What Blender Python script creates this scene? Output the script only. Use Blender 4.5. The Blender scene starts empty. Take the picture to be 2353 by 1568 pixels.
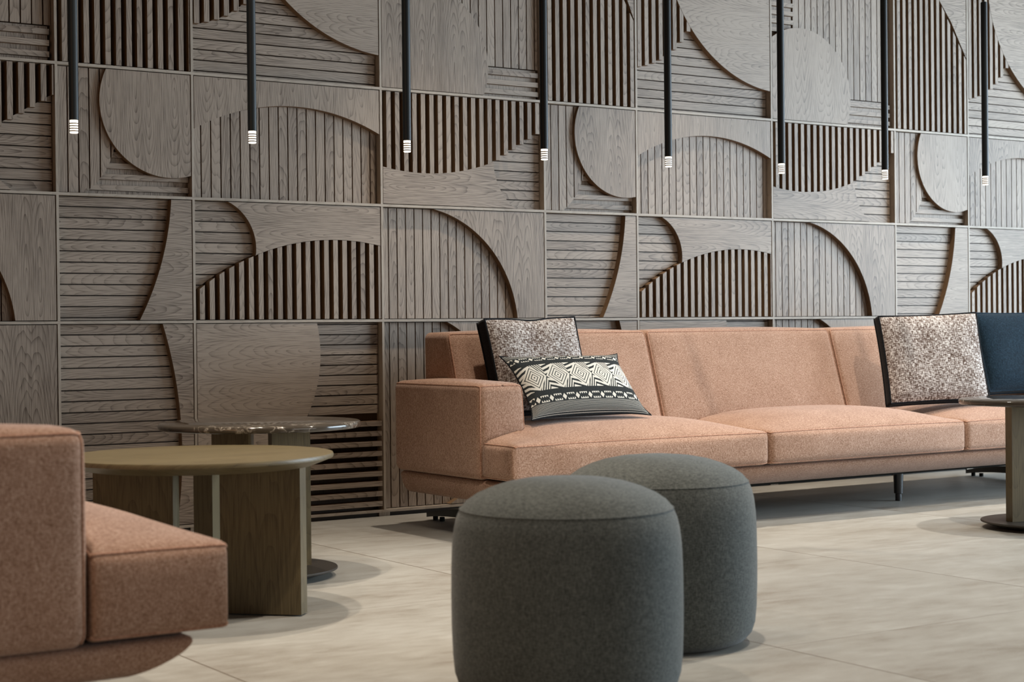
import bpy, bmesh, math, random
from math import sin, cos, pi, sqrt, radians
from mathutils import Vector, Matrix
random.seed(7)
C = bpy.context.scene.collection
scn = bpy.context.scene

# ------------------------------------------------------------------ camera
EYE = 0.74
YAW, PITCH, ROLL = radians(33.4104), radians(-0.3927), radians(-0.5952)
fw = Vector((sin(YAW)*cos(PITCH), cos(YAW)*cos(PITCH), sin(PITCH)))
rt = Vector((cos(YAW), -sin(YAW), 0)); up = rt.cross(fw)
r2 = cos(ROLL)*rt + sin(ROLL)*up; u2 = -sin(ROLL)*rt + cos(ROLL)*up
cd = bpy.data.cameras.new('camera'); cam = bpy.data.objects.new('camera', cd); C.objects.link(cam)
cam.matrix_world = Matrix(((r2.x, u2.x, -fw.x, 0), (r2.y, u2.y, -fw.y, 0), (r2.z, u2.z, -fw.z, EYE), (0, 0, 0, 1)))
cd.sensor_width = 36; cd.lens = 3856.7/2353*36
cd.clip_start = 0.05; cd.clip_end = 100
cd.dof.use_dof = True; cd.dof.focus_distance = 5.9; cd.dof.aperture_fstop = 5.6
scn.camera = cam

# ------------------------------------------------------------------ light, exposure
vs = scn.view_settings
vs.view_transform = 'Standard'; vs.look = 'None'; vs.gamma = 1.0; vs.use_curve_mapping = False
vs.exposure = 0.0
w = bpy.data.worlds.new('sky'); scn.world = w; w.use_nodes = True
w.node_tree.nodes['Background'].inputs[0].default_value = (0.62, 0.76, 0.95, 1)
w.node_tree.nodes['Background'].inputs[1].default_value = 0.5

def area(name, loc, look, sx, sy, power, col):
    l = bpy.data.lights.new(name, 'AREA'); l.shape = 'RECTANGLE'; l.size = sx; l.size_y = sy
    l.energy = power; l.color = col
    o = bpy.data.objects.new(name, l); C.objects.link(o); o.location = loc
    o.rotation_euler = (Vector(look)-Vector(loc)).to_track_quat('-Z', 'Y').to_euler()
    return o
def spot(name, loc, look, power, col, angle=95, blend=0.6, size=0.05):
    l = bpy.data.lights.new(name, 'SPOT'); l.energy = power; l.color = col
    l.spot_size = radians(angle); l.spot_blend = blend; l.shadow_soft_size = size
    o = bpy.data.objects.new(name, l); C.objects.link(o); o.location = loc
    o.rotation_euler = (Vector(look)-Vector(loc)).to_track_quat('-Z', 'Y').to_euler()
    return o
WARM = (1.0, 0.88, 0.74); COOL = (0.70, 0.86, 1.0)
CEIL = 3.05
area('daylight_right', (9.9, 2.2, 1.5), (4.5, 5.2, 0.7), 4.4, 2.6, 640, COOL)
area('daylight_front', (6.4, -3.8, 1.6), (5.0, 5.0, 0.8), 5.0, 2.6, 95, (1.0, 0.94, 0.86))
area('warm_fill_left', (-2.7, 1.6, 2.0), (3.0, 5.0, 0.6), 1.6, 1.6, 20, (1.0, 0.50, 0.20))  # added fill from an unseen source, warms the left-facing sides and left wall
for i, (x, y, e, col) in enumerate([
        (1.60, 4.05, 58, WARM), (2.02, 4.40, 58, WARM), (3.45, 5.18, 62, WARM), (4.75, 5.18, 66, WARM),
        (6.05, 5.18, 66, WARM), (3.9, 3.2, 60, (1.0, 0.92, 0.8)), (2.35, 2.9, 60, WARM), (5.3, 3.6, 70, (1.0, 0.94, 0.86)), (0.7, 2.6, 40, WARM)]):
    spot('downlight', (x, y, CEIL-0.06), (x, y, 0), e*2.9, col, 66 if y > 4 else 95, 0.9 if y > 4 else 0.7, 0.035)

# ------------------------------------------------------------------ node helpers
class NT:
    def __init__(s, name):
        s.m = bpy.data.materials.new(name); s.m.use_nodes = True
        s.t = s.m.node_tree; s.p = s.t.nodes['Principled BSDF']
    def n(s, typ, **kw):
        nd = s.t.nodes.new(typ)
        for k, v in kw.items(): setattr(nd, k, v)
        return nd
    def l(s, a, b): s.t.links.new(a, b)
    def val(s, sock, v):
        if hasattr(v, 'is_linked') or isinstance(v, bpy.types.NodeSocket): s.l(v, sock)
        else: sock.default_value = v
    def math(s, op, a, b=0.0, c=None):
        nd = s.n('ShaderNodeMath', operation=op)
        s.val(nd.inputs[0], a); s.val(nd.inputs[1], b)
        if c is not None: s.val(nd.inputs[2], c)
        return nd.outputs[0]
    def noise(s, vec, scale, detail=2, rough=0.5):
        nd = s.n('ShaderNodeTexNoise'); s.l(vec, nd.inputs['Vector'])
        nd.inputs['Scale'].default_value = scale; nd.inputs['Detail'].default_value = detail
        nd.inputs['Roughness'].default_value = rough
        return nd.outputs[0]
    def comb(s, x, y, z=0.0):
        nd = s.n('ShaderNodeCombineXYZ')
        for i, v in enumerate((x, y, z)): s.val(nd.inputs[i], v)
        return nd.outputs[0]
    def sep(s, v):
        nd = s.n('ShaderNodeSeparateXYZ'); s.l(v, nd.inputs[0]); return nd.outputs
    def ramp(s, f, stops):
        nd = s.n('ShaderNodeValToRGB'); s.l(f, nd.inputs[0]); e = nd.color_ramp.elements
        while len(e) < len(stops): e.new(0.5)
        for q, (p, c) in zip(e, stops): q.position = p; q.color = (*c, 1)
        return nd.outputs[0]
    def mix(s, f, a, b, mode='MIX'):
        nd = s.n('ShaderNodeMix', data_type='RGBA', blend_type=mode)
        s.val(nd.inputs[0], f)
        for i, v in ((6, a), (7, b)):
            if isinstance(v, tuple): nd.inputs[i].default_value = (*v, 1)
            else: s.l(v, nd.inputs[i])
        return nd.outputs[2]
    def bump(s, h, strength, dist=0.002):
        b = s.n('ShaderNodeBump'); b.inputs['Strength'].default_value = strength; b.inputs['Distance'].default_value = dist
        s.l(h, b.inputs['Height']); s.l(b.outputs[0], s.p.inputs['Normal'])
    def fin(s, col, rough=0.5, spec=0.4, metal=0.0):
        s.val(s.p.inputs['Base Color'], (*col, 1) if isinstance(col, tuple) else col)
        s.val(s.p.inputs['Roughness'], rough)
        s.p.inputs['Specular IOR Level'].default_value = spec
        s.p.inputs['Metallic'].default_value = metal
        return s.m

def wood(name, dark, light, ring=0.0085, leaf=0.15, rough=0.5, spec=0.35, contrast=1.0):
    # growth rings of a veneer leaf: distance to a pith line that dips under the sheet, in sheet coordinates
    t = NT(name)
    uv = t.n('ShaderNodeUVMap', uv_map='grain').outputs[0]; rv = t.n('ShaderNodeUVMap', uv_map='seed').outputs[0]
    u, v, _ = t.sep(uv); a, b, _ = t.sep(rv)
    a40 = t.math('MULTIPLY', a, 40.0); b40 = t.math('MULTIPLY', b, 40.0)
    vv = t.math('ADD', v, t.math('MULTIPLY', b, leaf))
    vl = t.math('PINGPONG', vv, leaf*0.5); vl = t.math('SUBTRACT', vl, leaf*0.16)
    wob = t.noise(t.comb(t.math('MULTIPLY', u, 1.7), t.math('MULTIPLY', v, 7.0), a40), 1.0, 3, 0.55)
    wob = t.math('MULTIPLY', t.math('SUBTRACT', wob, 0.5), 0.055)
    dep = t.math('ADD', t.math('MULTIPLY', t.math('ADD', u, t.math('MULTIPLY', t.math('SUBTRACT', a, 0.5), 0.9)), 0.12), wob)
    rr = t.math('SQRT', t.math('ADD', t.math('MULTIPLY', vl, vl), t.math('MULTIPLY', dep, dep)))
    ph = t.math('ADD', t.math('DIVIDE', rr, ring), t.math('MULTIPLY', wob, 14.0))
    fr = t.math('FRACT', ph)
    grain = t.math('POWER', fr, 4.0)
    fib = t.noise(t.comb(t.math('MULTIPLY', u, 9.0), t.math('MULTIPLY', v, 330.0), b40), 1.0, 2, 0.6)
    pore = t.noise(t.comb(t.math('MULTIPLY', u, 30.0), t.math('MULTIPLY', v, 700.0), a40), 1.0, 1, 0.5)
    cl = t.noise(t.comb(t.math('MULTIPLY', u, 2.2), t.math('MULTIPLY', v, 7.0), b40), 1.0, 2, 0.5)
    f = t.math('MULTIPLY', grain, 0.56*contrast)
    f = t.math('ADD', f, t.math('MULTIPLY', t.math('SUBTRACT', fib, 0.5), 1.9))
    f = t.math('ADD', f, t.math('MULTIPLY', t.math('SUBTRACT', cl, 0.5), 0.7))
    f = t.math('ADD', f, t.math('MULTIPLY', t.math('SUBTRACT', pore, 0.45), 0.5))
    f = t.math('ADD', f, t.math('ADD', 0.14, t.math('MULTIPLY', t.math('SUBTRACT', a, 0.5), 0.36)))
    nd = t.n('ShaderNodeClamp'); t.l(f, nd.inputs[0])
    col = t.mix(nd.outputs[0], light, dark)
    t.bump(f, 0.12, 0.001)
    return t.fin(col, rough, spec)

def fabric(name, c0, c1, c2, scale=420, bump=0.35, rough=0.95, streak=1.0, sheen=0.15):
    t = NT(name); o = t.n('ShaderNodeTexCoord').outputs['Object']
    x, y, z = t.sep(o)
    s1 = t.noise(t.comb(t.math('MULTIPLY', x, 0.28), t.math('MULTIPLY', y, 0.28), z), scale, 1, 0.6)
    s2 = t.noise(t.comb(x, y, t.math('MULTIPLY', z, 0.22)), scale, 1, 0.6)
    big = t.noise(o, 9.0, 3, 0.6)
    f = t.math('ADD', t.math('MULTIPLY', s1, 0.5), t.math('MULTIPLY', s2, 0.5))
    f = t.math('ADD', t.math('MULTIPLY', t.math('SUBTRACT', f, 0.5), 2.6*streak), 0.5)
    f = t.math('ADD', f, t.math('MULTIPLY', t.math('SUBTRACT', big, 0.5), 0.35))
    col = t.ramp(f, [(0.05, c0), (0.5, c1), (0.95, c2)])
    t.bump(f, bump, 0.0012)
    m = t.fin(col, rough, 0.15)
    t.p.inputs['Sheen Weight'].default_value = sheen; t.p.inputs['Sheen Roughness'].default_value = 0.5
    return m

WALLWOOD = wood('ash_grey_oak', (0.088, 0.060, 0.041), (0.320, 0.255, 0.198), ring=0.0064)
EDGEWOOD = wood('raw_oak_edge', (0.085, 0.050, 0.026), (0.21, 0.128, 0.070), contrast=0.5)
BACKWOOD = wood('dark_backing', (0.030, 0.018, 0.010), (0.062, 0.040, 0.024), contrast=0.5)
RAILWOOD = wood('rail_oak', (0.20, 0.155, 0.115), (0.40, 0.34, 0.275), contrast=0.5)
TABLEWOOD = wood('table_oak', (0.058, 0.041, 0.019), (0.130, 0.100, 0.050), ring=0.012, rough=0.42, spec=0.38, contrast=0.7)
SOFAFAB = fabric('terracotta_weave', (0.185, 0.096, 0.056), (0.335, 0.200, 0.137), (0.49, 0.334, 0.25), scale=520, bump=0.3, streak=0.95)
PIPE = fabric('terracotta_piping', (0.22, 0.10, 0.06), (0.37, 0.20, 0.13), (0.50, 0.30, 0.21))
FELT = fabric('grey_green_felt', (0.040, 0.044, 0.041), (0.078, 0.085, 0.080), (0.122, 0.131, 0.122), scale=420, bump=0.3, streak=1.0)
VELVET = fabric('black_velvet', (0.003, 0.003, 0.004), (0.006, 0.007, 0.009), (0.016, 0.018, 0.022), scale=500, sheen=0.05)
NAVY = fabric('navy_velvet', (0.003, 0.008, 0.014), (0.006, 0.017, 0.028), (0.014, 0.032, 0.050), scale=360, sheen=0.06)

def melange():
    t = NT('melange_weave'); o = t.n('ShaderNodeUVMap', uv_map='grain').outputs[0]
    x, y, _ = t.sep(o)
    a = t.noise(t.comb(t.math('MULTIPLY', x, 60), t.math('MULTIPLY', y, 300)), 1.0, 2, 0.7)
    b = t.noise(t.comb(t.math('MULTIPLY', x, 300), t.math('MULTIPLY', y, 55), 4.0), 1.0, 2, 0.7)
    g = t.noise(t.comb(x, y), 13.0, 2)
    f = t.math('ADD', t.math('MULTIPLY', a, 0.55), t.math('MULTIPLY', b, 0.45))
    f = t.math('ADD', t.math('MULTIPLY', t.math('SUBTRACT', f, 0.5), 5.0), 0.5)
    f = t.math('ADD', f, t.math('MULTIPLY', t.math('SUBTRACT', g, 0.5), 0.7))
    col = t.ramp(f, [(0.1, (0.080, 0.052, 0.040)), (0.45, (0.21, 0.160, 0.135)), (0.68, (0.50, 0.46, 0.43)), (0.95, (0.72, 0.69, 0.66))])
    t.bump(f, 0.5, 0.0015)
    return t.fin(col, 0.95, 0.1)
MELANGE = melange()

def kilim():
    # bands across the cushion height: pinstripe, leaf row, plain, diamonds, plain, leaf row, pinstripe
    t = NT('kilim_weave'); o = t.n('ShaderNodeUVMap', uv_map='grain').outputs[0]
    x, y, _ = t.sep(o)                                           # x 0..1 along, y 0..1 up
    M = t.math
    def band(lo, hi): return M('MULTIPLY', M('GREATER_THAN', y, lo), M('LESS_THAN', y, hi))
    def loc(lo, hi): return M('DIVIDE', M('SUBTRACT', y, lo), hi-lo)
    # diamonds
    dx = M('ABSOLUTE', M('SUBTRACT', M('MULTIPLY', M('FRACT', M('ADD', M('MULTIPLY', x, 5.0), 0.0)), 2.0), 1.0))
    dy = M('ABSOLUTE', M('SUBTRACT', M('MULTIPLY', loc(0.34, 0.765), 2.0), 1.0))
    d = M('ADD', dx, dy)
    st_in = M('LESS_THAN', M('FRACT', M('MULTIPLY', d, 4.0)), 0.30)
    zig = M('ADD', M('MULTIPLY', M('FRACT', M('MULTIPLY', x, 20.0)), 0.35), d)
    st_out = M('LESS_THAN', M('FRACT', M('MULTIPLY', zig, 3.0)), 0.48)
    inner = M('LESS_THAN', d, 1.0)
    dia = M('SUBTRACT', 1.0, M('ADD', M('MULTIPLY', st_in, inner), M('MULTIPLY', st_out, M('SUBTRACT', 1.0, inner))))
    # leaf rows
    def leaf(lo, hi, n):
        lx = M('ABSOLUTE', M('SUBTRACT', M('MULTIPLY', M('FRACT', M('MULTIPLY', x, n)), 2.0), 1.0))
        ly = M('ABSOLUTE', M('SUBTRACT', M('MULTIPLY', loc(lo, hi), 2.0), 1.0))
        big = M('LESS_THAN', M('ADD', lx, M('MULTIPLY', ly, 0.35)), 0.33)
        sx = M('ABSOLUTE', M('SUBTRACT', M('MULTIPLY', M('FRACT', M('MULTIPLY', x, n*6)), 2.0), 1.0))
        teeth = M('MULTIPLY', M('GREATER_THAN', ly, M('ADD', 0.35, M('MULTIPLY', sx, 0.6))), M('GREATER_THAN', lx, 0.42))
        return M('MAXIMUM', big, teeth)
    pin = M('MULTIPLY', M('GREATER_THAN', M('FRACT', M('MULTIPLY', y, 80.0)), 0.6), 0.55)
    f = M('MULTIPLY', band(0.34, 0.765), dia)
    f = M('ADD', f, M('MULTIPLY', band(0.165, 0.262), leaf(0.165, 0.262, 9.0)))
    f = M('ADD', f, M('MULTIPLY', band(0.845, 0.92), leaf(0.845, 0.92, 9.0)))
    f = M('ADD', f, M('MULTIPLY', M('ADD', M('LESS_THAN', y, 0.155), M('GREATER_THAN', y, 0.93)), pin))
    nz = t.noise(t.comb(M('MULTIPLY', x, 260), M('MULTIPLY', y, 140)), 1.0, 1)
    f = M('ADD', f, M('MULTIPLY', M('SUBTRACT', nz, 0.5), 0.35))
    cl = t.n('ShaderNodeClamp'); t.l(f, cl.inputs[0])
    col = t.mix(cl.outputs[0], (0.020, 0.024, 0.026), (0.62, 0.60, 0.54))
    t.bump(nz, 0.4, 0.001)
    return t.fin(col, 0.95, 0.1)
KILIM = kilim()

def marble():
    t = NT('dark_marble'); o = t.n('ShaderNodeTexCoord').outputs['Object']
    wv = t.noise(o, 5.0, 4, 0.6)
    nd = t.n('ShaderNodeVectorMath', operation='ADD'); t.l(o, nd.inputs[0])
    sc = t.n('ShaderNodeVectorMath', operation='SCALE'); cc = t.comb(wv, t.math('MULTIPLY', wv, 0.7), wv); t.l(cc, sc.inputs[0]); sc.inputs['Scale'].default_value = 0.5
    t.l(sc.outputs[0], nd.inputs[1])
    v = t.noise(nd.outputs[0], 2.6, 5, 0.58)
    ve = t.math('ABSOLUTE', t.math('SUBTRACT', v, 0.5))
    col = t.ramp(ve, [(0.0, (0.26, 0.23, 0.19)), (0.005, (0.09, 0.073, 0.056)), (0.016, (0.050, 0.040, 0.030)), (0.3, (0.028, 0.022, 0.017))])
    return t.fin(col, 0.10, 0.5)
MARBLE = marble()

def stone():
    t = NT('limestone_tiles'); o = t.n('ShaderNodeTexCoord').outputs['Object']
    x, y, z = t.sep(o)
    TX, TY = 1.16, 1.055
    gx = t.math('ABSOLUTE', t.math('SUBTRACT', t.math('FRACT', t.math('ADD', t.math('DIVIDE', t.math('SUBTRACT', x, 2.635), TX), 50.5)), 0.5))
    gy = t.math('ABSOLUTE', t.math('SUBTRACT', t.math('FRACT', t.math('ADD', t.math('DIVIDE', t.math('SUBTRACT', y, 3.95), TY), 50.5)), 0.5))
    j = t.math('MAXIMUM', t.math('LESS_THAN', gx, 0.0021), t.math('MULTIPLY', t.math('LESS_THAN', gy, 0.0016), 0.6))
    ix = t.math('FLOOR', t.math('DIVIDE', t.math('SUBTRACT', x, 2.635), TX)); iy = t.math('FLOOR', t.math('DIVIDE', t.math('SUBTRACT', y, 3.95), TY))
    wn = t.n('ShaderNodeTexWhiteNoise', noise_dimensions='2D'); t.l(t.comb(ix, iy), wn.inputs['Vector'])
    off = t.math('MULTIPLY', wn.outputs[0], 30.0)
    n1 = t.noise(t.comb(t.math('MULTIPLY', x, 1.0), t.math('MULTIPLY', y, 2.2), off), 2.4, 6, 0.62)
    n2 = t.noise(t.comb(t.math('MULTIPLY', x, 1.2), t.math('MULTIPLY', y, 3.5), off), 9.0, 5, 0.7)
    n3 = t.noise(o, 160.0, 2, 0.6)
    f = t.math('ADD', t.math('MULTIPLY', n1, 0.55), t.math('MULTIPLY', n2, 0.35))
    f = t.math('ADD', f, t.math('MULTIPLY', n3, 0.10))
    f = t.math('ADD', f, t.math('MULTIPLY', t.math('SUBTRACT', wn.outputs[0], 0.5), 0.05))
    col = t.ramp(f, [(0.33, (0.215, 0.19, 0.155)), (0.46, (0.295, 0.277, 0.243)), (0.58, (0.345, 0.332, 0.298)), (0.72, (0.40, 0.39, 0.355))])
    col = t.mix(j, col, (0.13, 0.105, 0.08))
    t.bump(n2, 0.05, 0.002)
    rr = t.math('ADD', 0.36, t.math('MULTIPLY', n2, 0.22))
    return t.fin(col, rr, 0.35)
STONE = stone()
def plain(name, col, rough=0.5, spec=0.4, metal=0.0, noise=0.0):
    t = NT(name)
    if noise:
        o = t.n('ShaderNodeTexCoord').outputs['Object']; nz = t.noise(o, 40.0, 4)
        c2 = tuple(q*(1-noise) for q in col)
        return t.fin(t.mix(nz, col, c2), rough, spec, metal)
    return t.fin(col, rough, spec, metal)
PLASTER = plain('plaster', (0.24, 0.22, 0.20), 0.9, 0.2, noise=0.1)
CEILM = plain('ceiling_paint', (0.16, 0.15, 0.14), 0.9, 0.2, noise=0.05)
BLACK = plain('black_powder_coat', (0.006, 0.008, 0.009), 0.45, 0.3, noise=0.1)
GUN = plain('bronze_metal', (0.052, 0.044, 0.036), 0.40, 0.5, 0.3, noise=0.2)
FEET = plain('black_steel', (0.012, 0.014, 0.016), 0.30, 0.5, noise=0.1)
LINING = plain('dark_lining', (0.012, 0.012, 0.010), 0.9, 0.1, noise=0.2)
RING = plain('lamp_ring', (0.05, 0.025, 0.010), 0.5, 0.3, noise=0.1)
SKIRT = plain('dark_plinth', (0.030, 0.024, 0.018), 0.7, 0.3, noise=0.2)
def glow(name, col, strength):
    t = NT(name); t.p.inputs['Emission Color'].default_value = (*col, 1); t.p.inputs['Emission Strength'].default_value = strength
    return t.fin((0.8, 0.8, 0.8), 0.3)
LED = glow('lamp_diffuser', (1.0, 0.88, 0.70), 2.2)
def pane():
    t = NT('window_glass'); nt = t.t
    g = nt.nodes.new('ShaderNodeBsdfTransparent'); k = nt.nodes.new('ShaderNodeBsdfGlossy'); k.inputs['Roughness'].default_value = 0.02
    fz = nt.nodes.new('ShaderNodeFresnel'); fz.inputs[0].default_value = 1.3
    mx = nt.nodes.new('ShaderNodeMixShader'); nt.links.new(fz.outputs[0], mx.inputs[0]); nt.links.new(g.outputs[0], mx.inputs[1]); nt.links.new(k.outputs[0], mx.inputs[2])
    nt.links.new(mx.outputs[0], nt.nodes['Material Output'].inputs[0])
    return t.m
GLASS = pane()

# ------------------------------------------------------------------ object helpers
def obj(name, me, parent=None, loc=(0, 0, 0)):
    o = bpy.data.objects.new(name, me); C.objects.link(o); o.location = loc
    if parent: o.parent = parent
    return o
def tag(o, label=None, cat=None, group=None, kind=None):
    if label: o['label'] = label
    if cat: o['category'] = cat
    if group: o['group'] = group
    if kind: o['kind'] = kind
    return o
def empty(name, loc, label, cat, group=None, rz=0.0):
    o = bpy.data.objects.new(name, None); C.objects.link(o); o.location = loc; o.rotation_euler = (0, 0, rz)
    o.empty_display_size = 0.1
    return tag(o, label, cat, group)

class MB:
    """collects faces with a grain uv and a seed uv"""
    def __init__(s): s.v = []; s.f = []; s.uv = []; s.sd = []; s.mi = []
    def face(s, pts, uvs=None, seed=(0.5, 0.5), mi=0):
        b = len(s.v); s.v += [tuple(p) for p in pts]; s.f.append(tuple(range(b, b+len(pts))))
        s.uv += list(uvs) if uvs else [(0, 0)]*len(pts); s.sd += [seed]*len(pts); s.mi.append(mi)
    def prism(s, poly, y0, y1, grain='v', centre=None):
        """poly (x,z) outline seen from the room; y0 front, y1 back"""
        n = len(poly)
        if n < 3: return
        ar = sum(poly[i][0]*poly[(i+1) % n][1]-poly[(i+1) % n][0]*poly[i][1] for i in range(n))/2
        if abs(ar) < 2e-6: return
        if ar < 0: poly = poly[::-1]
        xs = [p[0] for p in poly]; zs = [p[1] for p in poly]
        cx, cz = centre or ((min(xs)+max(xs))/2, (min(zs)+max(zs))/2)
        seed = (random.random(), random.random())
        q = (lambda x, z, d=0: (x-cx+d*0.0, z-cz+d)) if grain == 'h' else (lambda x, z, d=0: (z-cz, x-cx+d))
        s.face([(x, y0, z) for x, z in poly], [q(x, z) for x, z in poly], seed)
        for i in range(n):
            a, b = poly[i], poly[(i+1) % n]
            if abs(a[0]-b[0])+abs(a[1]-b[1]) < 1e-6: continue
            s.face([(a[0], y0, a[1]), (a[0], y1, a[1]), (b[0], y1, b[1]), (b[0], y0, b[1])],
                   [q(*a), q(a[0], a[1], y1-y0), q(b[0], b[1], y1-y0), q(*b)], seed, 1)
    def box(s, x0, x1, y0, y1, z0, z1, grain='v'):
        seed = (random.random(), random.random())
        c = [(x0, y0, z0), (x1, y0, z0), (x1, y1, z0), (x0, y1, z0), (x0, y0, z1), (x1, y0, z1), (x1, y1, z1), (x0, y1, z1)]
        mx, my, mz = (x0+x1)/2, (y0+y1)/2, (z0+z1)/2
        for ids in ((0, 1, 5, 4), (1, 2, 6, 5), (2, 3, 7, 6), (3, 0, 4, 7), (4, 5, 6, 7), (3, 2, 1, 0)):
            ps = [c[i] for i in ids]
            if grain == 'h': uv = [(p[0]-mx, p[2]-mz+p[1]-my) for p in ps]
            else: uv = [(p[2]-mz, p[0]-mx+p[1]-my) for p in ps]
            s.face(ps, uv, seed)
    def mesh(s, name, mat, smooth=False, weld=False):
        me = bpy.data.meshes.new(name); me.from_pydata(s.v, [], s.f); me.materials.append(mat)
        if 1 in s.mi: me.materials.append(EDGEWOOD); me.polygons.foreach_set('material_index', s.mi)
        a = me.uv_layers.new(name='grain'); b = me.uv_layers.new(name='seed')
        a.data.foreach_set('uv', [k for q in s.uv for k in q]); b.data.foreach_set('uv', [k for q in s.sd for k in q])
        if weld:
            bm = bmesh.new(); bm.from_mesh(me); bmesh.ops.remove_doubles(bm, verts=bm.verts, dist=1e-5); bm.to_mesh(me); bm.free()
        if smooth: me.polygons.foreach_set('use_smooth', [True]*len(me.polygons))
        me.update(); return me
    def build(s, name, mat, parent=None, loc=(0, 0, 0), smooth=False, weld=False):
        return obj(name, s.mesh(name, mat, smooth, weld), parent, loc)

def clip_half(poly, nx, nz, d):
    out = []; n = len(poly)
    for i in range(n):
        a, b = poly[i], poly[(i+1) % n]
        da = a[0]*nx+a[1]*nz-d; db = b[0]*nx+b[1]*nz-d
        if da >= 0: out.append(a)
        if (da >= 0) != (db >= 0):
            t = da/(da-db); out.append((a[0]+t*(b[0]-a[0]), a[1]+t*(b[1]-a[1])))
    return out
def clip_rect(poly, x0, x1, z0, z1):
    for nx, nz, d in ((1, 0, x0), (-1, 0, -x1), (0, 1, z0), (0, -1, -z1)):
        if len(poly) < 3: return []
        poly = clip_half(poly, nx, nz, d)
    return poly
def arc(cx, cz, R, a0, a1, n=40):
    return [(cx+R*cos(a0+(a1-a0)*i/n), cz+R*sin(a0+(a1-a0)*i/n)) for i in range(n+1)]
def circle(cx, cz, R, n=96): return arc(cx, cz, R, 0, 2*pi, n)[:-1]
def ang(cx, cz, x, z): return math.atan2(z-cz, x-cx)

# ------------------------------------------------------------------ the relief wall
WY = 5.869                                   # plane of the rail faces
ZA, ZB, ZC, ZD = 1.706, 1.241, 0.781, 0.021
ZT = ZA+0.76; ZTT = ZT+0.46
COLS = [0.346, 1.143, 1.943, 2.458, 3.258, 4.048, 4.542, 5.337, 6.148, 6.675, 7.472, 8.28, 8.78]
TYPE = [2, 3, 1, 2, 3, 1, 2, 3, 1, 2, 3, 1]
PITCH_S = 0.0400
PF, PB = 0.034, 0.050        # plank face / back, measured from the rail face
BF, BB = 0.003, 0.046        # proud boards
SF, SB = 0.004, 0.052        # slats

wall = MB(); wall.box(-4.0, 10.0, WY+0.054, WY+0.25, 0, 3.05, 'v')
wall_o = tag(wall.build('wall_back', WALLWOOD), kind='structure')

def planks(mb, poly, grain, x0, x1, z0, z1, gap=0.0048, yf=PF, yb=PB, off=0.0):
    """boards of one pitch cut to an outline"""
    if grain == 'v':
        k = math.floor((min(p[0] for p in poly)-x0)/PITCH_S)-1
        while x0+k*PITCH_S+off < max(p[0] for p in poly):
            a = x0+off+k*PITCH_S; b = a+PITCH_S-gap
            mb.prism(clip_rect(poly, a, b, -9, 9), yf, yb, 'v', ((a+b)/2, (z0+z1)/2)); k += 1
    else:
        k = math.floor((min(p[1] for p in poly)-z0)/PITCH_S)-1
        while z0+k*PITCH_S+off < max(p[1] for p in poly):
            a = z0+off+k*PITCH_S; b = a+PITCH_S-gap
            mb.prism(clip_rect(poly, -9, 9, a, b), yf, yb, 'h', ((x0+x1)/2, (a+b)/2)); k += 1
def field(panel, name, poly, grain, box, kind='plank', off=0.0, **kw):
    mb = MB()
    if kind == 'plank': planks(mb, poly, grain, *box, off=off, **kw)
    else:
        planks(mb, poly, grain, *box, gap=PITCH_S*0.5, yf=kw.get('yf', SF), yb=SB, off=off)
        if kw.get('back'): mb.prism(poly, kw['back'], SB, 'v' if grain == 'h' else 'h')
    if mb.f: mb.build(name, WALLWOOD, panel)
def board(panel, poly, grain, yf=BF):
    mb = MB(); mb.prism(poly, yf, BB, grain)
    if mb.f: mb.build('flat_board', WALLWOOD, panel)

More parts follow.
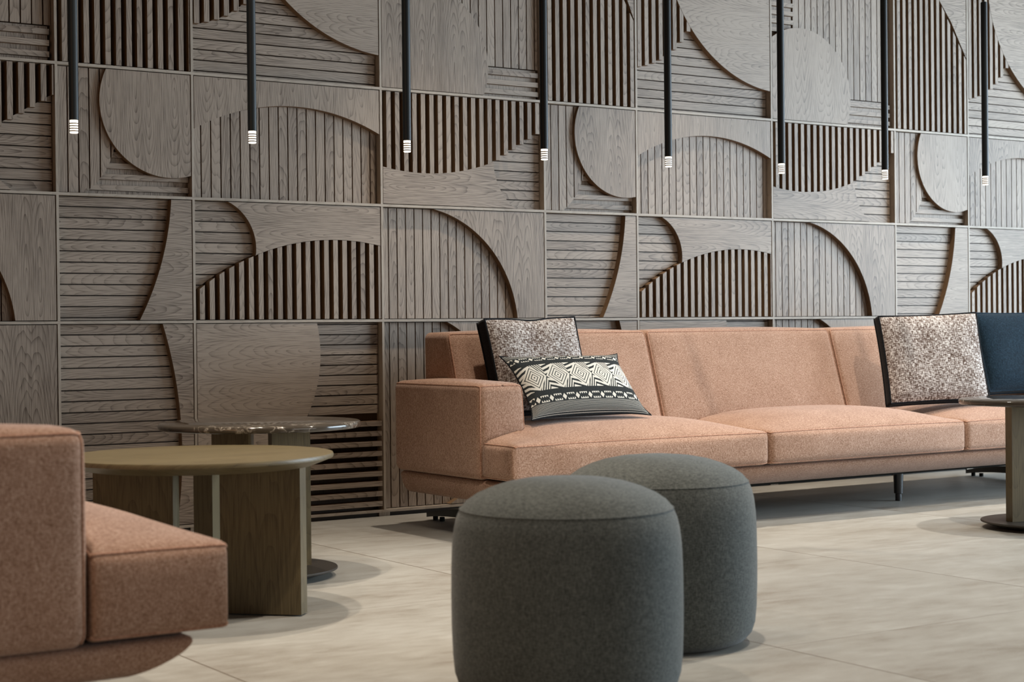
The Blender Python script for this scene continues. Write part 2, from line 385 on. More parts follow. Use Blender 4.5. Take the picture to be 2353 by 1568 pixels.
def panel_for(row, typ, x0, W, z0, z1):
    """local x from the left divider's centre, absolute z; row 3 and 2 between rails, 4 above, 1 below"""
    bk = MB(); g = 0.008
    bk.box(0.004, W-0.004, 0.0522, 0.0538, z0+0.004, z1-0.004, 'v')
    p = bk.build('wall_panel', BACKWOOD, wall_o, (x0, WY, 0))
    L, R, B, T = g, W-g, z0+g, z1-g
    box = (L, R, B, T)
    full = [(L, B), (R, B), (R, T), (L, T)]
    def rect(a, b, c, d): return [(a, c), (b, c), (b, d), (a, d)]
    dz = z0-{1: ZD, 2: ZB-0.46, 3: ZB, 4: ZA, 5: ZC}[row]
    if row == 5: row = 2; dz = z0-ZC
    elif row == 2: dz = 0
    def sh(pts): return [(x, z+dz) for x, z in pts]
    if row == 3 and typ == 1:
        a1 = ang(-0.053, 1.474, 0.217, 1.409); a0 = -math.acos(min(1, (0.150)/0.277))
        a0 = math.asin((B-1.474)/0.277)
        cv = arc(-0.053, 1.474, 0.277, a0, a1, 14)
        field(p, 'plank_field', [(L, B)]+cv+[(0.30, 1.50), (0.30, T), (L, T)], 'v', box, yf=0.020, yb=0.05)
        field(p, 'bar_field', [(R, B), (R, 1.42), (0.40, 1.46)]+cv[::-1], 'h', box, 'bar', yf=0.028, back=0.046, off=0.012)
        board(p, clip_rect(circle(0.43, 1.584, 0.271), L, R, B, T), 'v')
        tag(p, 'oak panel with a raised disc cut off by the divider, over planks and short bars')
    elif row == 3 and typ == 2:
        cv = arc(0.42, 0.77, 0.84, ang(0.42, 0.77, R, 0.77+sqrt(0.84**2-(R-0.42)**2)), ang(0.42, 0.77, L, 0.77+sqrt(0.84**2-(L-0.42)**2)), 36)
        field(p, 'plank_field', rect(L, R, B, 1.622), 'v', box)
        board(p, [(L, T), (R, T)]+cv, 'v')
        tag(p, 'oak panel with a flat board cut in a shallow arch above upright planks')
    elif row == 3 and typ == 3:
        c = (0.197, 2.34, 0.963); J = (0.533, 1.439)
        zl = c[1]-sqrt(c[2]**2-(L-c[0])**2)
        bowl = arc(*c, ang(c[0], c[1], L, zl), ang(c[0], c[1], *J), 30)
        c2 = (0.76, 1.44, 0.227); xb = c2[0]-sqrt(c2[2]**2-(B-c2[1])**2)
        a0 = ang(c2[0], c2[1], *J) % (2*pi); a1 = ang(c2[0], c2[1], xb, B) % (2*pi)
        side = arc(*c2, a0, a1, 16)
        zr = J[1]+(R-J[0])*0.60
        # slats: stepped right foot along the diagonal
        mb = MB(); k = 0
        while L+k*PITCH_S < R:
            a = L+0.018+k*PITCH_S; b = a+0.020; k += 1
            pl = clip_rect([(L, T), (R, T), (R, zr), J]+bowl[::-1], a, b, -9, 9)
            if a > J[0]-0.01:
                zz = J[1]+(a-J[0])*0.60; pl = rect(a, min(b, R), zz, T)
            mb.prism(pl, SF, SB, 'v')
        mb.build('slat_field', WALLWOOD, p)
        field(p, 'plank_field', [J, (R, zr), (R, B), (xb-0.02, B)]+side[::-1], 'h', box)
        board(p, [(L, B), (xb, B)]+side[::-1]+bowl[::-1][1:], 'h')
        tag(p, 'oak panel of upright slats ending in a bowl curve over a flat board')
    elif row == 4 and typ == 1:
        field(p, 'slat_field', [(L, B), (R, B), (R, 2.09), (0.27, T), (L, T)], 'v', box, 'slat', off=0.016)
        board(p, [(R, 2.10), (R, T), (0.275, T), (0.33, 2.37), (0.41, 2.275)], 'h')
        tag(p, 'tall oak panel of upright slats with a corner board at its upper right')
    elif row == 4 and typ == 2:
        c = (-0.05, 2.31, 0.42); xt = c[0]+sqrt(c[2]**2-(T-c[1])**2); zl = c[1]-sqrt(c[2]**2-(L-c[0])**2)
        cv = arc(*c, ang(c[0], c[1], xt, T), ang(c[0], c[1], L, zl), 28)
        mb = MB(); k = 0
        while L+k*PITCH_S < 0.40:
            a = L+0.004+k*PITCH_S; b = a+0.021; k += 1
            if a+0.006 > c[0]+c[2]: break
            zz = c[1]-sqrt(max(0, c[2]**2-(a+0.006-c[0])**2))
            mb.prism(rect(a, b, zz, T), SF, SB, 'v')
        mb.build('slat_field', WALLWOOD, p)
        field(p, 'plank_field', [(L, B), (R, B), (R, T), (xt, T)]+cv, 'h', box, off=0.012)
        board(p, clip_rect(circle(0.86, 2.54, 0.705, 160), L, R, B, T), 'h')
        tag(p, 'tall oak panel with a raised quarter disc in its upper right corner over level planks')
    elif row == 4 and typ == 3:
        field(p, 'plank_field', rect(0.165, R, 1.842, T), 'v', box)
        field(p, 'bar_field', rect(0.45, R-0.01, B, 1.838), 'h', box, 'bar', yf=0.018, back=0.038, off=0.012)
        field(p, 'bar_field', rect(L, 0.160, 2.05, T), 'h', box, 'bar', yf=0.018, back=0.038, off=0.012)
        board(p, clip_rect(circle(0.19, 1.83, 0.321), L, R, B, T), 'v')
        tag(p, 'tall oak panel with a flat disc board, upright planks and short bars')
    elif row == 2 and typ == 1:
        c = (-0.635, 1.295, 1.065)
        f = lambda z: c[0]+sqrt(c[2]**2-(z-c[1])**2)
        cv = [(f(B-dz+(T-B)*i/24), B+(T-B)*i/24) for i in range(25)]
        field(p, 'plank_field', rect(L, 0.45, B, T), 'h', box, off=0.012)
        board(p, cv+[(R, T), (R, B)], 'h')
        tag(p, 'oak panel of level planks beside a board with a hollow curved edge')
    elif row == 2 and typ == 2:
        c = (0.597, 0.152, 0.946); ca = (0.061, 1.058, 0.192); J = (0.250, 1.031)
        fz = lambda x: c[1]+sqrt(c[2]**2-(x-c[0])**2)
        top = [(x, fz(x)) for x in [R-(R-J[0])*i/24 for i in range(25)]]
        left = [(x, fz(x)) for x in [J[0]-(J[0]-L)*i/14 for i in range(15)]]
        xt = ca[0]+sqrt(max(0, ca[2]**2-(T-dz-ca[1])**2))
        side = arc(*ca, ang(ca[0], ca[1], *J), ang(ca[0], ca[1], xt, T-dz), 18)
        field(p, 'slat_field', [(L, B-dz), (R, B-dz)]+top+left[1:] if dz == 0 else sh([(L, B-dz), (R, B-dz)]+top+left[1:]), 'v', box, 'slat', off=0.014)
        field(p, 'plank_field', sh([(L, T-dz), (0.27, T-dz), (0.27, fz(0.27)+0.002)]+[(x, z+0.002) for x, z in left]), 'h', box, off=0.012)
        board(p, sh([(R, T-dz)]+[(x, z+0.001) for x, z in top]+side), 'h')
        tag(p, 'oak panel with a humped field of upright slats under a flat board and planks')
    elif row == 2 and typ == 3:
        c = (0.14, 0.735, 0.508)
        cv = arc(*c, ang(c[0], c[1], c[0]+sqrt(c[2]**2-(T-dz-c[1])**2), T-dz), ang(c[0], c[1], c[0]+sqrt(c[2]**2-(B-dz-c[1])**2), B-dz), 36)
        field(p, 'plank_field', rect(L, 0.665, B, T), 'v', box)
        board(p, sh(cv)+[(R, B), (R, T)], 'v')
        tag(p, 'oak panel of upright planks within a quarter arch of flat board')
    elif row == 1 and typ == 1:
        c = (-1.16, 0.301, 1.62)
        f = lambda z: c[0]+sqrt(c[2]**2-(z-c[1])**2)
        cv = [(f(B+(T-B)*i/30), B+(T-B)*i/30) for i in range(31)]
        field(p, 'plank_field', rect(L, 0.47, B, T), 'h', box, off=0.03)
        board(p, cv+[(R, T), (R, B)], 'h')
        tag(p, 'bottom row oak panel of level planks beside a board with a bulging hollow edge')
    elif row == 1 and typ == 2:
        field(p, 'plank_field', rect(0.28, R, 0.412, T), 'h', box, off=0.02)
        field(p, 'slat_field', rect(L, R, B, 0.400), 'h', box, 'bar', yf=0.006, off=0.012)
        board(p, clip_rect(circle(0.002, 0.654, 0.5186, 140), L, R, B, T), 'h')
        tag(p, 'bottom row oak panel with a half disc board, planks above and open bars below')
    elif row == 1 and typ == 3:
        c = (0.13, 0.40, 0.41)
        xt = c[0]+sqrt(c[2]**2-(T-c[1])**2); xb = c[0]+sqrt(c[2]**2-(B-c[1])**2)
        cv = arc(*c, ang(c[0], c[1], xt, T), ang(c[0], c[1], xb, B), 40)
        field(p, 'plank_field', rect(L, 0.56, B, T), 'v', box)
        board(p, cv+[(R, B), (R, T)], 'v')
        tag(p, 'bottom row oak panel of upright planks beside a flat board with a round bite')
    return p

ROWS = [(1, ZD, ZC), (2, ZC, ZB), (3, ZB, ZA), (4, ZA, ZT), (5, ZT, ZTT)]
for i, typ in enumerate(TYPE):
    x0, W = COLS[i], COLS[i+1]-COLS[i]
    for row, z0, z1 in ROWS:
        panel_for(row, typ, x0, W, z0, z1)
for x in COLS:
    for row, z0, z1 in ROWS:
        mb = MB(); mb.box(-0.0048, 0.0048, 0.0012, 0.0538, z0+0.005, z1-0.005, 'v'); mb.build('upright_divider', RAILWOOD, wall_o, (x, WY, 0))
for z in (ZD, ZC, ZB, ZA, ZT, ZTT):
    mb = MB(); mb.box(COLS[0]-0.005, COLS[-1]+0.005, 0.0, 0.0538, z-0.005, z+0.005, 'h'); mb.build('level_rail', RAILWOOD, wall_o, (0, WY, 0))
for x in COLS:
    mb = MB(); mb.box(-0.024, 0.024, 0.006, 0.05, 0.0005, ZD-0.0055, 'v'); mb.build('foot_block', RAILWOOD, wall_o, (x, WY, 0))
mb = MB(); mb.box(-4.0, 10.0, WY+0.012, WY+0.0535, 0.0004, 0.0152, 'h'); tag(mb.build('baseboard_back', SKIRT), kind='structure')

# ------------------------------------------------------------------ the rest of the room
XL, XR, YF = -3.0, 10.0, -4.0
def struct(name, boxes, mat):
    mb = MB()
    for b in boxes: mb.box(*b)
    return tag(mb.build(name, mat), kind='structure')
struct('floor', [(XL-0.2, XR+0.2, YF-0.2, WY+0.25, -0.12, 0.0)], STONE)
struct('ceiling', [(XL-0.2, XR+0.2, YF-0.2, WY+0.25, CEIL, CEIL+0.12)], CEILM)
struct('wall_left', [(XL-0.2, XL, YF, WY+0.05, 0, CEIL)], PLASTER)
struct('wall_right', [(XR, XR+0.2, YF, -0.4, 0, CEIL), (XR, XR+0.2, 4.9, WY+0.05, 0, CEIL), (XR, XR+0.2, -0.4, 4.9, 2.85, CEIL), (XR, XR+0.2, -0.4, 4.9, 0, 0.12)], PLASTER)
struct('wall_front', [(XL, 3.6, YF-0.2, YF, 0, CEIL), (9.3, XR, YF-0.2, YF, 0, CEIL), (3.6, 9.3, YF-0.2, YF, 2.95, CEIL), (3.6, 9.3, YF-0.2, YF, 0, 0.12)], PLASTER)
def window(name, axis, lo, hi, at, zlo, zhi, n):
    mb = MB(); t = 0.05
    def bx(a, b, z0, z1):
        mb.box(*((at, at+0.06, a, b) if axis == 'x' else (a, b, at, at+0.06)), z0, z1)
    bx(lo, hi, zlo, zlo+t); bx(lo, hi, zhi-t, zhi)
    for i in range(n+1):
        c = lo+(hi-lo-t)*i/n; bx(c, c+t, zlo+t, zhi-t)
    o = tag(mb.build(name, BLACK), kind='structure')
    g = MB(); g.box(*((at+0.025, at+0.035, lo+t, hi-t) if axis == 'x' else (lo+t, hi-t, at+0.025, at+0.035)), zlo+t, zhi-t)
    g.build('pane', GLASS, o)
window('window_1', 'x', -0.4, 4.9, XR+0.06, 0.12, 2.85, 4)
window('window_2', 'y', 3.6, 9.3, YF-0.12, 0.12, 2.95, 4)

# ------------------------------------------------------------------ soft boxes, tubes, lathes
def rpoint(p, h, r, crown, pw=2.4):
    """point p on the cube [-1,1]^3 -> rounded box with bulging faces"""
    q = Vector((p[0]*h[0], p[1]*h[1], p[2]*h[2]))
    inn = Vector([max(-(h[i]-r), min(h[i]-r, q[i])) for i in range(3)])
    d = q-inn
    if d.length > 1e-9: q = inn+d.normalized()*r
    for k, c in crown.items():                                    # k like '+z'
        i = 'xyz'.index(k[1]); s = 1 if k[0] == '+' else -1
        wgt = max(0.0, p[i]*s)**6; o = [j for j in range(3) if j != i]
        q[i] += s*c*wgt*(1-abs(p[o[0]])**pw)*(1-abs(p[o[1]])**pw)
    return q
def lin(h, r, step):
    """cube-parameter stations dense at the rounded ends"""
    n = max(4, int(2*(h-r)/step)); a = (h-r)/h
    mid = [-a+2*a*i/n for i in range(n+1)]
    e = [a+(1-a)*k for k in (0.3, 0.6, 0.85, 1.0)]
    return [-k for k in e[::-1]]+mid+e
def soft_box(name, h, r, crown, mat, parent, loc, deform=None, step=0.04, pw=2.4):
    st = [lin(h[i], r, step) for i in range(3)]
    vid = {}; vs_ = []; fs = []
    def V(p):
        k = tuple(round(c, 5) for c in p)
        if k not in vid:
            q = rpoint(p, h, r, crown, pw)
            if deform: q = deform(q)
            vid[k] = len(vs_); vs_.append(tuple(q))
        return vid[k]
    for ax in range(3):
        o1, o2 = [(1, 2), (2, 0), (0, 1)][ax]
        for s in (-1, 1):
            A, B = st[o1], st[o2]
            for i in range(len(A)-1):
                for j in range(len(B)-1):
                    qs = []
                    for (a, b) in ((A[i], B[j]), (A[i+1], B[j]), (A[i+1], B[j+1]), (A[i], B[j+1])):
                        p = [0, 0, 0]; p[ax] = s; p[o1] = a; p[o2] = b; qs.append(V(p))
                    fs.append(tuple(qs if s > 0 else qs[::-1]))
    me = bpy.data.meshes.new(name); me.from_pydata(vs_, [], fs); me.materials.append(mat)
    me.polygons.foreach_set('use_smooth', [True]*len(fs)); me.update()
    return obj(name, me, parent, loc)
def tube_mesh(name, paths, rad, mat, sides=8):
    vs_ = []; fs = []
    for pts, closed in paths:
        pts = [Vector(p) for p in pts]; n = len(pts); base = len(vs_)
        t0 = (pts[1]-pts[0]).normalized(); nrm = t0.orthogonal().normalized()
        for i in range(n):
            a = pts[(i-1) % n] if closed or i > 0 else pts[0]; b = pts[(i+1) % n] if closed or i < n-1 else pts[-1]
            t = (b-a).normalized(); nrm = (nrm-t*nrm.dot(t))
            nrm = nrm.normalized() if nrm.length > 1e-6 else t.orthogonal().normalized()
            bi = t.cross(nrm)
            for k in range(sides):
                q = 2*pi*k/sides; vs_.append(tuple(pts[i]+rad*(cos(q)*nrm+sin(q)*bi)))
        for i in range(n if closed else n-1):
            for k in range(sides):
                a = base+i*sides+k; b = base+i*sides+(k+1) % sides
                c = base+((i+1) % n)*sides+(k+1) % sides; d = base+((i+1) % n)*sides+k
                fs.append((a, b, c, d))
        if not closed:
            fs.append(tuple(base+k for k in range(sides))[::-1]); fs.append(tuple(base+(n-1)*sides+k for k in range(sides)))
    me = bpy.data.meshes.new(name); me.from_pydata(vs_, [], fs); me.materials.append(mat)
    me.polygons.foreach_set('use_smooth', [True]*len(fs)); me.update(); return me
def edge_loop(h, r, crown, face, deform=None, n=24, pw=2.4, out=1.0):
    """points along the rim of one face of a soft box"""
    i = 'xyz'.index(face[1]); s = 1 if face[0] == '+' else -1; o1, o2 = [j for j in range(3) if j != i]
    cs = [(-1, -1), (1, -1), (1, 1), (-1, 1)]; pts = []
    for c in range(4):
        a, b = cs[c], cs[(c+1) % 4]
        for k in range(n):
            f = k/n; f = f*f*(3-2*f)
            p = [0, 0, 0]; p[i] = s; p[o1] = a[0]+(b[0]-a[0])*f; p[o2] = a[1]+(b[1]-a[1])*f
            q = rpoint(p, h, r, crown, pw)
            pts.append(deform(q) if deform else q)
    return pts
def lathe(name, prof, mat, parent=None, loc=(0, 0, 0), n=96, smooth=True, grain=True):
    vs_ = []; fs = []; m = len(prof)
    for k in range(n):
        a = 2*pi*k/n
        for r, z in prof: vs_.append((r*cos(a), r*sin(a), z))
    for k in range(n):
        for i in range(m-1):
            fs.append((k*m+i, ((k+1) % n)*m+i, ((k+1) % n)*m+i+1, k*m+i+1))
    me = bpy.data.meshes.new(name); me.from_pydata(vs_, [], fs); me.materials.append(mat)
    bm = bmesh.new(); bm.from_mesh(me); bmesh.ops.remove_doubles(bm, verts=bm.verts, dist=1e-6)
    bmesh.ops.dissolve_degenerate(bm, dist=1e-7, edges=bm.edges); bmesh.ops.recalc_face_normals(bm, faces=bm.faces); bm.to_mesh(me); bm.free()
    if grain:
        a = me.uv_layers.new(name='grain'); b = me.uv_layers.new(name='seed'); sd = (random.random(), random.random())
        for lp in me.loops:
            v = me.vertices[lp.vertex_index].co; a.data[lp.index].uv = (v.x+v.y*0.3, v.y+v.z); b.data[lp.index].uv = sd
    if smooth:
        me.polygons.foreach_set('use_smooth', [True]*len(me.polygons))
        me.set_sharp_from_angle(angle=radians(40))
    me.update(); return obj(name, me, parent, loc)

# ------------------------------------------------------------------ sofas
def make_sofa(seats, backs, length, label, group, loc, rz, legs, feet, low=0.221, top=0.349, arm=0.551, ay=0.203):
    """local x along the length from the outer face of the left arm, y from the seat front to the back"""
    root = empty('sofa', loc, label, 'sofa', group, rz)
    # base
    hz = (low-0.140)/2
    hb = (length/2-0.012, 0.372, hz)
    def dbase(q):
        k = max(0.0, (hz-q.z)/(2*hz)); k2 = 1-0.30*k**2.0
        return Vector((q.x-0.02*k*k*(1 if q.x > 0 else -1), q.y*k2 if q.y < 0 else q.y*(1-0.05*k*k), q.z))
    soft_box('base', hb, 0.018, {}, SOFAFAB, root, (length/2, 0.430, low-0.007-hz), dbase)
    mb = MB(); mb.box(0.13, length-0.13, 0.20, 0.72, 0.124, 0.134); mb.build('bottom_lining', LINING, root)
    # seats
    for i, (a, b) in enumerate(seats):
        h = ((b-a)/2-0.0015, 0.345, (top-low)/2); cr = {'-y': 0.016}
        if i == 0: cr['-x'] = 0.006
        c = ((a+b)/2, 0.345, (top+low)/2)
        nl = ay-0.004 if i == 0 else None                        # the first seat wraps round the front of the arm
        def dseat(q, h=h, c=c, nl=nl):
            x, y, z = q
            if nl:
                k = min(1.0, max(0.0, (x+c[0]-0.165)/0.035)); k = k*k*(3-2*k)
                y = -h[1]+(y+h[1])*((1-k)*nl/(2*h[1])+k)
            w = max(0.0, z/h[2])**3
            z += 0.064*w*max(0.0, 1-min(1.0, abs(x)/h[0])**3.2)*max(0.0, 1-min(1.0, abs(y)/h[1])**3.0)
            return Vector((x, y, z))
        s = soft_box('seat_cushion', h, 0.024, cr, SOFAFAB, root, c, dseat, pw=3.0)
        me = tube_mesh('piping', [(edge_loop(h, 0.024, cr, '+z', dseat, 40, pw=3.0), True), (edge_loop(h, 0.024, cr, '-z', dseat, 40, pw=3.0), True)], 0.0032, PIPE)
        obj('piping', me, s)
    # backs
    for (a, b) in backs:
        h = ((b-a)/2-0.0015, 0.12, 0.205); cr = {'-y': 0.022, '+z': 0.010}
        cz = 0.526
        def dback(q, cz=cz):
            z = q.z+cz; yf = 0.63-max(0.0, 0.731-z)*0.32                  # reclined front, upright rear
            t = (q.y+0.12)/0.24
            return Vector((q.x, yf+(0.81-yf)*t-0.69, q.z))
        s = soft_box('back_cushion', h, 0.024, cr, SOFAFAB, root, ((a+b)/2, 0.69, cz), dback)
        me = tube_mesh('piping', [(edge_loop(h, 0.024, cr, '-y', dback), True)], 0.0032, PIPE)
        obj('piping', me, s)
    # arms
    for side in (0, 1):
        h = (0.105, (0.813-ay)/2, (arm-low+0.006)/2); cr = {'+z': 0.012, '-y': 0.006}; ah = h[2]
        def darm(q, side=side, ah=ah):
            k = (q.z+ah)/(2*ah)
            x = q.x
            if side == 0 and x > 0: x -= 0.022*k
            if side == 1 and x < 0: x += 0.022*k
            return Vector((x, q.y, q.z))
        cx = 0.101 if side == 0 else length-0.101
        s = soft_box('armrest', h, 0.028, cr, SOFAFAB, root, (cx, (0.813+ay)/2, (arm+low-0.006)/2), darm)
        me = tube_mesh('piping', [(edge_loop(h, 0.028, cr, '+z', darm), True), (edge_loop(h, 0.028, cr, '-y', darm), True)], 0.0032, PIPE)
        obj('piping', me, s)
    # feet: low blades running front to back under each end, with glides; thin posts under the front
    for (x, y0, y1) in feet:
        mb = MB(); n = 24
        for k in range(n):
            f0, f1 = k/n, (k+1)/n
            def zz(f): e = abs(2*f-1); return 0.012+0.018*(1-e**3), 0.030+0.036*(1-e**2)
            (b0, t0), (b1, t1) = zz(f0), zz(f1); ya, yb = y0+(y1-y0)*f0, y0+(y1-y0)*f1; wd = 0.026
            mb.face([(x-wd, ya, t0), (x+wd, ya, t0), (x+wd, yb, t1), (x-wd, yb, t1)])
            mb.face([(x-wd, yb, b1), (x+wd, yb, b1), (x+wd, ya, b0), (x-wd, ya, b0)])
            mb.face([(x-wd, yb, b1), (x-wd, ya, b0), (x-wd, ya, t0), (x-wd, yb, t1)])
            mb.face([(x+wd, ya, b0), (x+wd, yb, b1), (x+wd, yb, t1), (x+wd, ya, t0)])
        mb.face([(x-wd, y0, 0.012), (x+wd, y0, 0.012), (x+wd, y0, 0.030), (x-wd, y0, 0.030)])
        mb.face([(x+wd, y1, 0.012), (x-wd, y1, 0.012), (x-wd, y1, 0.030), (x+wd, y1, 0.030)])
        ym = (y0+y1)/2; mb.box(x-0.02, x+0.02, ym-0.05, ym+0.05, 0.055, 0.125)
        f = mb.build('foot', FEET, root, weld=True)
        for yy in (y0+0.025, y0+0.075, y1-0.075, y1-0.025):
            lathe('glide', [(0, 0), (0.010, 0), (0.010, 0.016), (0, 0.016)], LINING, f, (x, yy, 0), 16, grain=False)
    for (x, y) in legs:
        lathe('leg', [(0, 0.0), (0.0135, 0.0), (0.0135, 0.030), (0.0185, 0.032), (0.0215, 0.134), (0, 0.134)], FEET, root, (x, y, 0), 32, grain=False)
    return root
SX, SY = 3.113, 4.72
sofa = make_sofa([(0, 1.157), (1.157, 2.232), (2.232, 3.52)], [(0.127, 1.062), (1.062, 2.072), (2.072, 3.393)], 3.52,
                 'long terracotta three seat sofa along the panelled wall', 'terracotta sofas', (SX, SY, 0), 0,
                 [(1.10, 0.298), (2.144, 0.298)], [(0.232, 0.20, 0.93), (3.288, 0.20, 0.92)])
sofa2 = make_sofa([(0, 1.157), (1.157, 2.2)], [(0.127, 1.1), (1.1, 2.073)], 2.2,
                  'terracotta sofa cropped at the left edge, near corner in the foreground', 'terracotta sofas', (1.235, 2.80, 0), pi/2,
                  [(0.45, 0.298), (1.75, 0.298)], [(0.232, 0.20, 0.80), (1.968, 0.20, 0.80)], 0.206, 0.364, 0.578, 0.262)

# ------------------------------------------------------------------ poufs
def pouf(loc, label):
    root = empty('pouf', loc, label, 'pouf', 'grey felt poufs')
    R = 0.235
    pr = [(0.0, 0.003), (0.160, 0.0), (0.186, 0.002), (0.206, 0.010), (0.2215, 0.027), (0.2290, 0.050), (0.2325, 0.085), (0.2345, 0.14), (R, 0.20), (0.2343, 0.26),
          (0.2325, 0.305), (0.2288, 0.337), (0.2238, 0.359), (0.2160, 0.378)]
    top = [(0.2160, 0.378), (0.203, 0.3935), (0.183, 0.407), (0.156, 0.419), (0.125, 0.429), (0.088, 0.436), (0.045, 0.440), (0, 0.441)]
    lathe('side_cover', pr, FELT, root, grain=False); lathe('top_cover', top, FELT, root, grain=False)
    pts = [(0.2162*cos(2*pi*k/96), 0.2162*sin(2*pi*k/96), 0.3782) for k in range(96)]
    obj('seam', tube_mesh('seam', [(pts, True)], 0.0012, FELT, 6), root)
    return root
pouf((1.960, 2.778, 0), 'grey green felt pouf nearest the camera, in front of another')
pouf((2.472, 3.132, 0), 'grey green felt pouf half hidden behind the nearer pouf')

# ------------------------------------------------------------------ tables
RT, FW = Vector((cos(YAW), -sin(YAW), 0)), Vector((sin(YAW), cos(YAW), 0))
def slab_legs(root, angs, r0, r1, th, z0, z1):
    for a in angs:
        d = cos(radians(a))*RT+sin(radians(a))*FW
        mb = MB(); mb.box(r0, r1, -th/2, th/2, z0, z1, 'v')
        o = mb.build('slab_leg', TABLEWOOD, root); o.rotation_euler = (0, 0, math.atan2(d.y, d.x))
def bevel(o, wdt, seg=2):
    m = o.modifiers.new('bevel', 'BEVEL'); m.width = wdt; m.segments = seg; m.limit_method = 'ANGLE'
wt = empty('coffee_table', (1.747, 4.154, 0), 'round oak low table with sloping rim and upright slab legs, beside the cropped sofa', 'table')
lathe('table_top', [(0, 0.388), (0.300, 0.388), (0.352, 0.408), (0.3535, 0.414), (0.351, 0.4195), (0.345, 0.420), (0, 0.420)], TABLEWOOD, wt)
slab_legs(wt, (-11, 172, 93), 0.065, 0.285, 0.05, 0.004, 0.389)
def marble_table(loc, angs, label):
    root = empty('side_table', loc, label, 'table', 'marble side tables')
    lathe('marble_top', [(0, 0.4505), (0.298, 0.4505), (0.302, 0.453), (0.304, 0.460), (0.302, 0.467), (0.298, 0.470), (0, 0.470)], MARBLE, root, grain=False)
    slab_legs(root, angs, 0.03, 0.15, 0.042, 0.024, 0.451)
    lathe('base_disc', [(0, 0), (0.150, 0), (0.215, 0.018), (0.228, 0.0225), (0.229, 0.026), (0.2275, 0.0285), (0.222, 0.029), (0, 0.029)], GUN, root, grain=False)
    return root
marble_table((2.153, 4.65, 0), (24, 166), 'dark marble topped side table with disc foot, behind the round oak table')
marble_table((4.965, 4.02, 0), (196, 60), 'dark marble topped side table with disc foot, cropped at the right edge')

# ------------------------------------------------------------------ cushions
def place(o, p, xdir, lean, roll=0.0):
    """p is the middle of the bottom edge, xdir the width direction, lean the tilt back from upright"""
    x = Vector((xdir[0], xdir[1], 0)).normalized(); n = Vector((-x.y, x.x, 0))       # n points away from the room side
    z = Vector((0, 0, cos(lean)))+n*sin(lean); y = z.cross(x)
    x, z = cos(roll)*x+sin(roll)*z, cos(roll)*z-sin(roll)*x
    o.matrix_world = Matrix(((x.x, y.x, z.x, p[0]), (x.y, y.y, z.y, p[1]), (x.z, y.z, z.z, p[2]), (0, 0, 0, 1)))
def sheet(name, W, H, mat, parent, bulge, y0, sgn, uvscale, sag=0.0, ear=0.0, n=40, dent=0.0):
    """one face of a pillow in the local xz plane, bulging towards sgn*y"""
    vs_ = []; uv = []; fs = []
    for j in range(n+1):
        for i in range(n+1):
            a, b = -1+2*i/n, -1+2*j/n
            a = a*(1.5-0.5*a*a) if False else a
            x = a*(1-sag*(1-b*b)*abs(a)**3)+0; z = b*(1-sag*(1-a*a)*abs(b)**3)
            x += ear*a*abs(a)**6*abs(b)**6; z += ear*b*abs(b)**6*abs(a)**6
            t = ((1-a*a)*(1-b*b))**0.42 if ear else ((1-a**4)*(1-b**4))**0.6
            if dent: z -= dent*math.exp(-(a/0.32)**2)*max(0, b)**2; t *= 1-0.35*math.exp(-(a/0.25)**2)*max(0, b)
            vs_.append((x*W/2, y0+sgn*bulge*t, H/2+z*H/2)); uv.append(((a+1)/2*uvscale[0], (b+1)/2*uvscale[1]))
    for j in range(n):
        for i in range(n):
            q = (j*(n+1)+i, j*(n+1)+i+1, (j+1)*(n+1)+i+1, (j+1)*(n+1)+i)
            fs.append(q if sgn < 0 else q[::-1])
    me = bpy.data.meshes.new(name); me.from_pydata(vs_, [], fs); me.materials.append(mat)
    l = me.uv_layers.new(name='grain')
    for lp in me.loops: l.data[lp.index].uv = uv[lp.vertex_index]
    me.polygons.foreach_set('use_smooth', [True]*len(fs)); me.update()
    rim = [vs_[i] for i in range(n+1)]+[vs_[j*(n+1)+n] for j in range(1, n+1)]+[vs_[n*(n+1)+i] for i in range(n-1, -1, -1)]+[vs_[j*(n+1)] for j in range(n-1, 0, -1)]
    return obj(name, me, parent), rim
def box_cushion(label, p, xdir, lean, W, H, D, front, back, dent=0.0, group='square cushions on the sofa', roll=0.0):
    root = empty('cushion', (0, 0, 0), label, 'cushion', group); place(root, p, xdir, lean, roll)
    f, r1 = sheet('front_cover', W, H, front, root, 0.038, 0.0, -1, (W, H), 0.025, 0.0, dent=dent)
    g, r3 = sheet('back_cover', W, H, back, root, 0.035, D, 1, (W, H), 0.025, 0.0, dent=dent)
    m = MB(); n = len(r1)
    bot = [(q[0], 0.5*D, q[2]) for q in r1]
    k = 5
    def row(t): return [(a[0]*(1+0.012*sin(pi*t)), a[1]+(b[1]-a[1])*t, H/2+(a[2]+(b[2]-a[2])*t-H/2)*(1+0.012*sin(pi*t))) for a, b in zip(r1, r3)]
    rows = [row(i/k) for i in range(k+1)]
    for i in range(k):
        for j in range(n):
            jj = (j+1) % n; m.face([rows[i][jj], rows[i][j], rows[i+1][j], rows[i+1][jj]])
    dark = VELVET if front is MELANGE else front
    m.build('side_band', dark, root, smooth=True, weld=True)
    obj('piping', tube_mesh('piping', [(r1, True), (r3, True)], 0.0045, dark, 8), root)
    return root
def dirx(deg): return (cos(radians(deg)), sin(radians(deg)))
box_cushion('square brown and white flecked cushion with black edges, behind the patterned lumbar cushion', (3.535, 5.118, 0.437), dirx(-2), 0.32, 0.40, 0.364, 0.055, MELANGE, VELVET, dent=0.035, roll=0.015)
d3 = dirx(-24.4)
box_cushion('square flecked cushion with black edges, leaning beside the navy cushion', (5.245+0.225*d3[0], 5.05+0.225*d3[1], 0.415), d3, 0.27, 0.445, 0.385, 0.05, MELANGE, VELVET, roll=0.03)
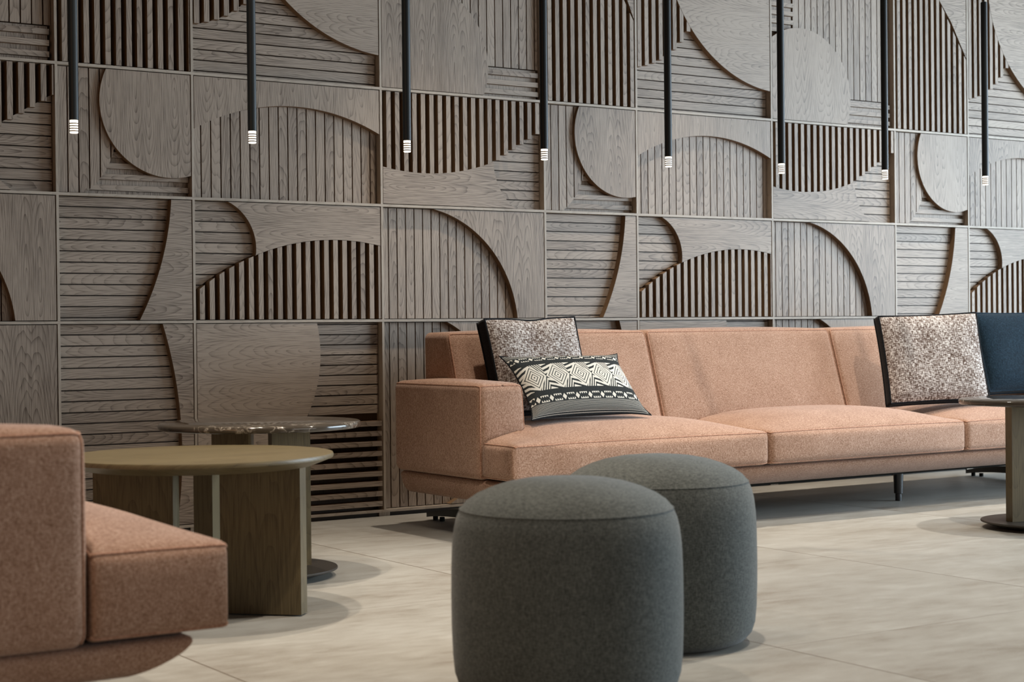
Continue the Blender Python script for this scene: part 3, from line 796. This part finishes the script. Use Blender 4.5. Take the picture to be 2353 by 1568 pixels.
box_cushion('navy blue velvet cushion cropped at the right edge, behind a flecked cushion', (6.17, 5.09, 0.438), dirx(-6), 0.30, 0.46, 0.372, 0.05, NAVY, MELANGE)
lum = empty('lumbar_cushion', (0, 0, 0), 'low oblong cushion woven in black and white diamonds, leaning by the left armrest', 'cushion')
place(lum, (3.585, 4.915, 0.425), dirx(0), 0.74)
_, r1 = sheet('front_cover', 0.50, 0.285, KILIM, lum, 0.055, 0.0, -1, (1, 1), 0.05, 0.07)
_, r3 = sheet('back_cover', 0.50, 0.285, VELVET, lum, 0.045, 0.0, 1, (1, 1), 0.05, 0.07)
obj('piping', tube_mesh('piping', [(r1, True)], 0.0025, VELVET, 6), lum)

# ------------------------------------------------------------------ pendants
PX = [1.572, 2.115, 2.646, 3.171, 3.698, 4.228, 4.762, 5.33]
ORD = ['leftmost of the eight rods', 'second rod from the left', 'third rod from the left', 'fourth rod from the left', 'fourth rod from the right', 'third rod from the right', 'second rod from the right', 'rightmost of the eight rods']
PY, PZ, ROD = 4.6, 1.303, 0.70
proto = None
for i, x in enumerate(PX):
    lab = 'slim black rod pendant lamp with a lit ringed tip, '+ORD[i]
    if proto is None:
        proto = empty('pendant_lamp', (x, PY, PZ), lab, 'lamp', 'black rod pendants')
        R = 0.0132
        lathe('rod', [(0, 0.036), (R-0.001, 0.036), (R, 0.037), (R, 0.036+ROD), (0.004, 0.040+ROD), (0, 0.040+ROD)], BLACK, proto, n=32, grain=False)
        lathe('diffuser', [(0, 0.0), (0.0105, 0.0), (0.0112, 0.001), (0.0112, 0.0365), (0, 0.0365)], LED, proto, n=32, grain=False)
        for k in range(4):
            z = 0.0040+0.0070*k
            lathe('ring', [(0.0108, z), (0.0128, z), (0.0128, z+0.0032), (0.0108, z+0.0032), (0.0108, z)], RING, proto, n=32, grain=False)
        lathe('cable', [(0, 0.036+ROD), (0.0028, 0.036+ROD), (0.0028, CEIL-PZ-0.02), (0, CEIL-PZ-0.02)], BLACK, proto, n=12, grain=False)
        lathe('ceiling_cup', [(0, CEIL-PZ-0.03), (0.03, CEIL-PZ-0.03), (0.03, CEIL-PZ-0.0005), (0, CEIL-PZ-0.0005)], BLACK, proto, n=32, grain=False)
    else:
        o = proto.copy(); C.objects.link(o); o.location = (x, PY, PZ); o['label'] = lab
        for ch in list(proto.children):
            c = ch.copy(); C.objects.link(c); c.parent = o
